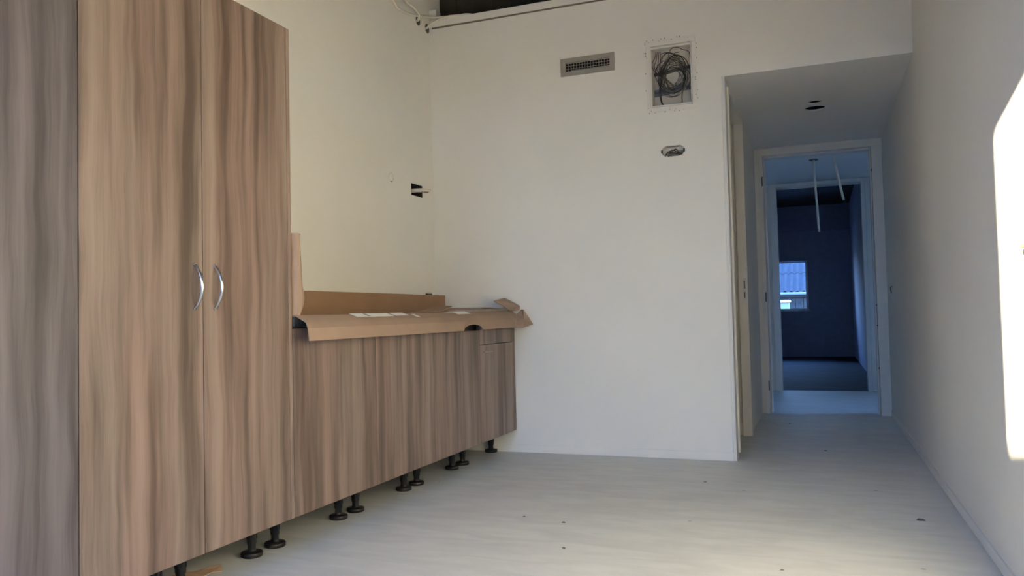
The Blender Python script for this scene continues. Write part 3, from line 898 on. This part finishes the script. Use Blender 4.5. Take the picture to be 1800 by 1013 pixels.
# thicker leads: from the top left down into the coil, down to the lower corners, right loop
leads = [
    [(-0.955, .05, 2.705), (-0.960, .03, 2.66), (-0.980, .02, 2.62), (-0.965, .02, 2.57), (-0.925, .02, 2.53), (-0.90, .03, 2.50), (-0.90, .04, 2.42)],
    [(-0.945, .05, 2.705), (-0.950, .02, 2.64), (-0.962, .015, 2.60), (-0.945, .02, 2.55), (-0.915, .02, 2.52), (-0.91, .03, 2.46)],
    [(-0.935, .05, 2.705), (-0.938, .03, 2.63), (-0.945, .02, 2.58), (-0.925, .02, 2.54), (-0.88, .02, 2.50), (-0.84, .03, 2.47), (-0.80, .03, 2.50)],
    [(-0.925, .05, 2.705), (-0.922, .03, 2.65), (-0.93, .02, 2.60), (-0.92, .02, 2.55), (-0.86, .02, 2.56)],
    [(-0.915, .05, 2.325), (-0.93, .03, 2.38), (-0.93, .015, 2.45), (-0.905, .010, 2.56), (-0.86, .008, 2.64), (-0.81, .008, 2.655), (-0.755, .010, 2.62), (-0.727, .015, 2.54), (-0.722, .02, 2.42), (-0.722, .04, 2.345)],
    [(-0.909, .05, 2.325), (-0.924, .03, 2.38), (-0.922, .020, 2.47), (-0.895, .015, 2.57), (-0.85, .012, 2.645), (-0.80, .012, 2.65), (-0.76, .015, 2.60), (-0.76, .02, 2.50), (-0.785, .03, 2.40), (-0.79, .045, 2.335)],
    [(-0.86, .03, 2.60), (-0.865, .02, 2.67), (-0.84, .015, 2.708), (-0.80, .015, 2.706), (-0.775, .015, 2.690), (-0.735, .02, 2.672), (-0.724, .03, 2.62)],
    [(-0.92, .05, 2.69), (-0.895, .02, 2.685), (-0.855, .02, 2.68), (-0.81, .02, 2.65)],
]
for i, l in enumerate(leads):
    MB().tube(spline([(a, YB+b2, c) for a, b2, c in l]), 0.0031 if i in (4, 5) else 0.0022, 8).build('cable', M['cable'], coil)

# ------------------------------------------------------------------ oval double socket box with wires
sb = thing('socket_box', (-0.853, YB, 1.98), 'oval double socket hole full of wires on the back wall below the cable box', 'socket box')
vs = []; fs = []
n = 32
for (sc2, yy) in ((0.99, YB+0.003), (0.99, YB+0.062)):
    for (x_, z_) in ov: vs.append((-0.8525+(x_+0.8525)*sc2, yy, 2.0185+(z_-2.0185)*sc2))
for i in range(n): fs.append((i, (i+1) % n, n+(i+1) % n, n+i))
fs.append(tuple(range(n, 2*n)))
MB().add(vs, fs).build('cup', M['board'], sb)
rw = random.Random(5)
for k in range(14):
    xa_ = rw.uniform(-0.915, -0.88); xb_ = rw.uniform(-0.83, -0.79)
    pts = [(xa_, YB+0.055, 2.0+rw.uniform(-0.012, 0.02)), ((xa_+xb_)/2-0.02, YB+rw.uniform(0, 0.02), 2.0+rw.uniform(-0.012, 0.026)), ((xa_+xb_)/2+0.02, YB+rw.uniform(0, 0.02), 2.005+rw.uniform(-0.015, 0.026)), (xb_, YB+0.05, 2.005+rw.uniform(-0.012, 0.02))]
    MB().tube(spline(pts, 6), 0.0022 if k % 3 else 0.0034, 6).build('wire', M[('cable', 'cable_grey', 'pipe_blue')[k % 3] if k % 5 else 'stain'], sb)
for px in (-0.925, -0.78):
    MB().box(px-0.006, px+0.006, YB-0.002, YB+0.004, 2.008, 2.030).build('fixing_lug', M['cable'], sb)

# ------------------------------------------------------------------ left wall fittings
ps = thing('pipe_stub', (XL, 4.92, 1.85), 'taped white pipe stub poking out of the black square opening on the left wall', 'pipe')
MB().tube([(XL-0.03, 4.925, 1.853), (-2.60, 4.945, 1.856), (-2.575, 4.985, 1.860)], 0.0145, 16).build('sleeve', M['tape'], ps, label='pinkish white sleeve')
MB().tube(spline([(-2.58, 4.975, 1.861), (-2.57, 5.000, 1.862), (-2.555, 5.038, 1.863)]), 0.0125, 14).build('pipe', M['conduit'], ps)
MB().tube(spline([(-2.58, 4.965, 1.850), (-2.57, 4.995, 1.849), (-2.557, 5.025, 1.849)]), 0.006, 10).build('inner_tube', M['cable_grey'], ps)
MB().tube(spline([(-2.557, 5.035, 1.866), (-2.552, 5.048, 1.868)]), 0.004, 8).build('tube_tip', M['stain'], ps)
so = thing('wall_opening', (XL-0.04, 4.97, 1.817), 'black square opening cut into the left wall around the pipe stub', 'opening')
MB().box(XL-0.088, XL-0.084, 4.886, 5.051, 1.819, 1.900).build('back', M['void'], so)
MB().box(XL-0.084, XL-0.001, 4.8845, 4.887, 1.8175, 1.9015).box(XL-0.084, XL-0.001, 5.050, 5.0525, 1.8175, 1.9015).box(XL-0.084, XL-0.001, 4.887, 5.050, 1.8175, 1.820).box(XL-0.084, XL-0.001, 4.887, 5.050, 1.899, 1.9015).build('lining', M['void'], so)
rp_ = thing('plugged_hole', (XL, 4.606, 1.897), 'small round plastered plug on the left wall above the cardboard', 'plug')
MB().lathe(4.606, 1.897, [(0.0265, XL-0.005), (0.0265, XL-0.001), (0.024, XL)], 24, 'x').build('plug', M['wall'], rp_)
MB().lathe(4.612, 1.872, [(0.006, XL-0.0055), (0.005, XL-0.0005)], 10, 'x').build('screw', M['stain'], rp_)
bs = thing('black_socket', (XL, 5.115, 1.09), 'black socket hole in the left wall peeking over the cardboard rear panel', 'socket box')
MB().box(XL-0.049, XL-0.046, 5.071, 5.159, 1.091, 1.131).build('back', M['void'], bs)
MB().box(XL-0.002, XL+0.012, 5.075, 5.155, 1.115, 1.131).build('clamp', M['black'], bs, 0.002)
for k in range(4):
    MB().box(XL-0.001, XL+0.006, 5.085+k*0.02, 5.089+k*0.02, 1.131, 1.142+0.004*(k % 2)).build('white_wire', M['tape'], bs)

# conduits near the ceiling
c_a = thing('conduit', (-2.58, 4.9, 3.1), 'cream flexible conduit drooping along the left wall into the loft opening', 'conduit', 'conduits in the upper corner')
MB().tube(spline([(-2.57, 4.35, 3.42), (-2.575, 4.52, 3.18), (-2.58, 4.638, 3.069), (-2.58, 4.692, 3.060), (-2.58, 4.772, 3.064), (-2.58, 4.879, 3.084), (-2.58, 4.991, 3.116), (-2.575, 5.140, 3.158), (-2.49, 5.195, 3.164), (-2.39, 5.20, 3.156), (-2.30, 5.23, 3.165), (-2.20, 5.40, 3.168)]), 0.0088, 12).build('tube', M['conduit'], c_a)
c_b = thing('conduit', (-2.6, 5.0, 3.1), 'cream flexible conduit running down into the wall hole farther from the corner', 'conduit', 'conduits in the upper corner')
MB().tube(spline([(-2.575, 4.55, 3.52), (-2.575, 4.68, 3.29), (-2.575, 4.775, 3.150), (-2.575, 4.842, 3.142), (-2.578, 4.915, 3.140), (-2.575, 4.962, 3.118), (-2.588, 4.985, 3.090), (-2.625, 5.020, 3.096), (-2.68, 5.03, 3.10)]), 0.0088, 12).build('tube', M['conduit'], c_b)
c_c = thing('conduit', (-2.5, 5.15, 3.12), 'cream flexible conduit curving from the hole next to the corner up to the loft edge', 'conduit', 'conduits in the upper corner')
MB().tube(spline([(-2.68, 5.185, 3.094), (-2.625, 5.185, 3.100), (-2.590, 5.180, 3.122), (-2.535, 5.185, 3.145), (-2.468, 5.19, 3.158), (-2.42, 5.20, 3.164), (-2.33, 5.24, 3.166), (-2.25, 5.40, 3.166)]), 0.0082, 12).build('tube', M['conduit'], c_c)
for hy, hz, lab in ((5.036, 3.102, 'round conduit sleeve in the left wall, the one farther from the corner'), (5.180, 3.092, 'round conduit sleeve in the left wall, next to the corner')):
    t = thing('wall_sleeve', (XL-0.03, hy, hz), lab, 'sleeve', 'conduit sleeves in the left wall')
    MB().lathe(hy, hz, [(0.035, XL-0.098), (0.035, XL-0.002), (0.032, XL-0.002), (0.032, XL-0.098)], 24, 'x').build('ring', M['cable_grey'], t)
    MB().lathe(hy, hz, [(0.0325, XL-0.030), (0.0325, XL-0.026)], 24, 'x').build('filler', M['cable_grey'], t)

# ------------------------------------------------------------------ right wall boxes
ob = thing('switch_box', (XR, 2.765, 1.075), 'orange and yellow switch box set into the sunlit right wall', 'switch box')
MB().box(XR+0.001, XR+0.043, 2.7285, 2.731, 1.0755, 1.1345).box(XR+0.001, XR+0.043, 2.799, 2.8015, 1.0755, 1.1345).build('side', M['cream'], ob)
MB().box(XR-0.003, XR+0.043, 2.7285, 2.8015, 1.125, 1.1345).build('top_edge', M['orange'], ob, label='orange upper edge')
MB().box(XR+0.040, XR+0.044, 2.7285, 2.8015, 1.0755, 1.1345).build('back', M['cream'], ob)
MB().tube(spline([(XR+0.012, 2.795, 1.09), (XR+0.006, 2.788, 1.108), (XR+0.004, 2.770, 1.116), (XR+0.010, 2.745, 1.11)]), 0.0035, 8).build('wire', M['cable'], ob)
MB().box(XR-0.001, XR+0.02, 2.731, 2.799, 1.082, 1.086).build('clamp', M['orange'], ob)
sw = thing('switch_hole', (XR, 7.2, 1.108), 'small dark switch hole on the corridor right wall', 'switch box')
MB().lathe(7.2, 1.108, [(0.0215, XR+0.001), (0.0215, XR+0.055), (0.019, XR+0.055), (0.019, XR+0.001)], 16, 'x').build('cup', M['void'], sw)
MB().tube(spline([(XR+0.02, 7.2, 1.12), (XR-0.012, 7.195, 1.125), (XR-0.014, 7.2, 1.10), (XR-0.01, 7.205, 1.075)]), 0.004, 8).build('wire', M['chip'], sw)

# ------------------------------------------------------------------ hanging conduits in the hall
hc = thing('hanging_conduit', (0.015, 8.53, ZC), 'cream conduit hanging straight down from a round ceiling box in the hall', 'conduit', 'conduits hanging in the hall')
MB().lathe(0.015, 8.53, [(0.045, ZC-0.002), (0.045, ZC-0.010), (0.030, ZC-0.012), (0.030, ZC-0.002)], 24).build('ceiling_ring', M['cable_grey'], hc)
MB().tube(spline([(0.015, 8.53, ZC), (0.020, 8.535, 2.25), (0.032, 8.54, 2.0), (0.043, 8.55, 1.735)]), 0.011, 12).build('tube', M['conduit'], hc)
hc2 = thing('hanging_conduit', (0.20, 8.12, ZC), 'cream conduit hanging at a slant just behind the corridor door frame', 'conduit', 'conduits hanging in the hall')
MB().lathe(0.185, 8.12, [(0.040, ZC-0.002), (0.040, ZC-0.010), (0.028, ZC-0.012), (0.028, ZC-0.002)], 24).build('ceiling_ring', M['cable_grey'], hc2)
MB().tube(spline([(0.185, 8.12, ZC), (0.205, 8.12, 2.35), (0.232, 8.12, 2.18), (0.268, 8.12, 1.985)]), 0.0115, 12).build('tube', M['conduit'], hc2)
MB().tube(spline([(0.266, 8.12, 2.0), (0.270, 8.12, 1.965), (0.285, 8.12, 1.962), (0.292, 8.12, 1.985)]), 0.004, 8).build('wire_end', M['cable'], hc2)

# ------------------------------------------------------------------ small debris on the floor
rd = random.Random(3)
chips = [((0.397, 3.979), 0.030, 'dark splinter on the floor near the right wall'),
         ((-0.153, 3.083), 0.010, 'tiny dark crumb at the bottom of the picture, right of centre'),
         ((-1.12, 3.50), 0.012, 'tiny dark crumb in the middle of the floor'),
         ((-1.33, 3.55), 0.010, 'tiny dark crumb left of the middle of the floor'),
         ((-1.00, 3.12), 0.012, 'tiny dark crumb near the bottom edge, centre'),
         ((-0.62, 4.55), 0.012, 'tiny dark crumb in front of the corridor corner'),
         ((0.02, 5.75), 0.016, 'flat dark crumb on the corridor floor'),
         ((-0.25, 7.05), 0.016, 'flat dark crumb before the corridor door frame')]
for (cx, cy), sz, lab in chips:
    mb = MB(); sz *= 0.72
    n = 7
    ring = [(cx+sz*(0.6+0.5*rd.random())*math.cos(2*math.pi*k/n)*1.3, cy+sz*(0.35+0.4*rd.random())*math.sin(2*math.pi*k/n)) for k in range(n)]
    vs = [(a, b2, 0.0) for a, b2 in ring]+[(cx+(a-cx)*0.6, cy+(b2-cy)*0.6, sz*0.28+0.002*rd.random()) for a, b2 in ring]
    mb.add(vs, [tuple(range(n))[::-1], tuple(range(n, 2*n))]+[(k, (k+1) % n, n+(k+1) % n, n+k) for k in range(n)])
    mb.build('debris_chip', M['chip'], label=lab, category='debris', group='crumbs on the floor')

# ------------------------------------------------------------------ outside: ground, shed with corrugated roof
box('ground', -60, 60, -60, 90, -0.5, -0.21, M['ground'], kind='structure')
# unseen fence added behind the camera: its top edge cuts off the lower part of the sun patch
box('wall_sun_cutoff', -22, 12, -6.06, -6.0, -0.21, 2.022, M['timber'], kind='structure')
sh = thing('garden_shed', (-1.0, 25.3, -0.21), 'timber shed with a corrugated roof and gutter seen through the far window', 'shed')
SY = 25.0
wl_, am = 0.177, 0.026
pitch = R(27)
sheet_w = wl_*6


def corr(x0, y_off, length, lift):
    n = 6*8
    rows = []
    for s_ in range(2):
        d = y_off+length*s_
        row = []
        for i in range(n+1):
            xx = x0+sheet_w*i/n
            h = am*math.cos(2*math.pi*(xx)/wl_)
            row.append((xx, SY-0.10+d*math.cos(pitch)-h*math.sin(pitch)*0.0, 1.50+lift+d*math.sin(pitch)+h))
        rows.append(row)
    return rows


for c in range(-3, 4):
    for r_ in range(2):
        o = sheet('roof_sheet', corr(-0.9+c*sheet_w*0.999, r_*1.30, 1.42, 0.010*(1-r_)*0+0.012*r_), M['sheet'], sh, 0.007)
MB().tube([(-5.2, SY-0.16, 1.455), (3.4, SY-0.16, 1.430)], 0.045, 14).build('gutter', M['zinc'], sh)
box('fascia', -5.2, 3.4, SY-0.10, SY-0.06, 1.34, 1.47, M['timber'], sh)
box('inner_wall', -5.1, 3.3, SY+0.04, SY+0.10, -0.2, 1.52, M['void'], sh)
x = -5.1
while x < 3.2:
    box('board', x, x+0.212, SY+rd.uniform(0, 0.008), SY+0.035, -0.15, 1.42, M['timber'], sh, 0.003)
    x += 0.225
box('ridge_wall', -5.1, 3.3, SY+2.35, SY+2.45, -0.2, 2.70, M['timber'], sh)

bn = thing('garden_box', (-0.95, 22.2, -0.21), 'white lidded garden box in front of the shed boards', 'box')
MB().prism_x([(21.9, 1.16), (22.5, 1.16), (22.45, 1.23), (21.97, 1.20)], -1.45, -0.655).build('lid', M['white'], bn, 0.02)
MB().box(-1.42, -0.69, 21.95, 22.45, -0.21, 1.155).build('bin_body', M['ink'], bn, 0.02)
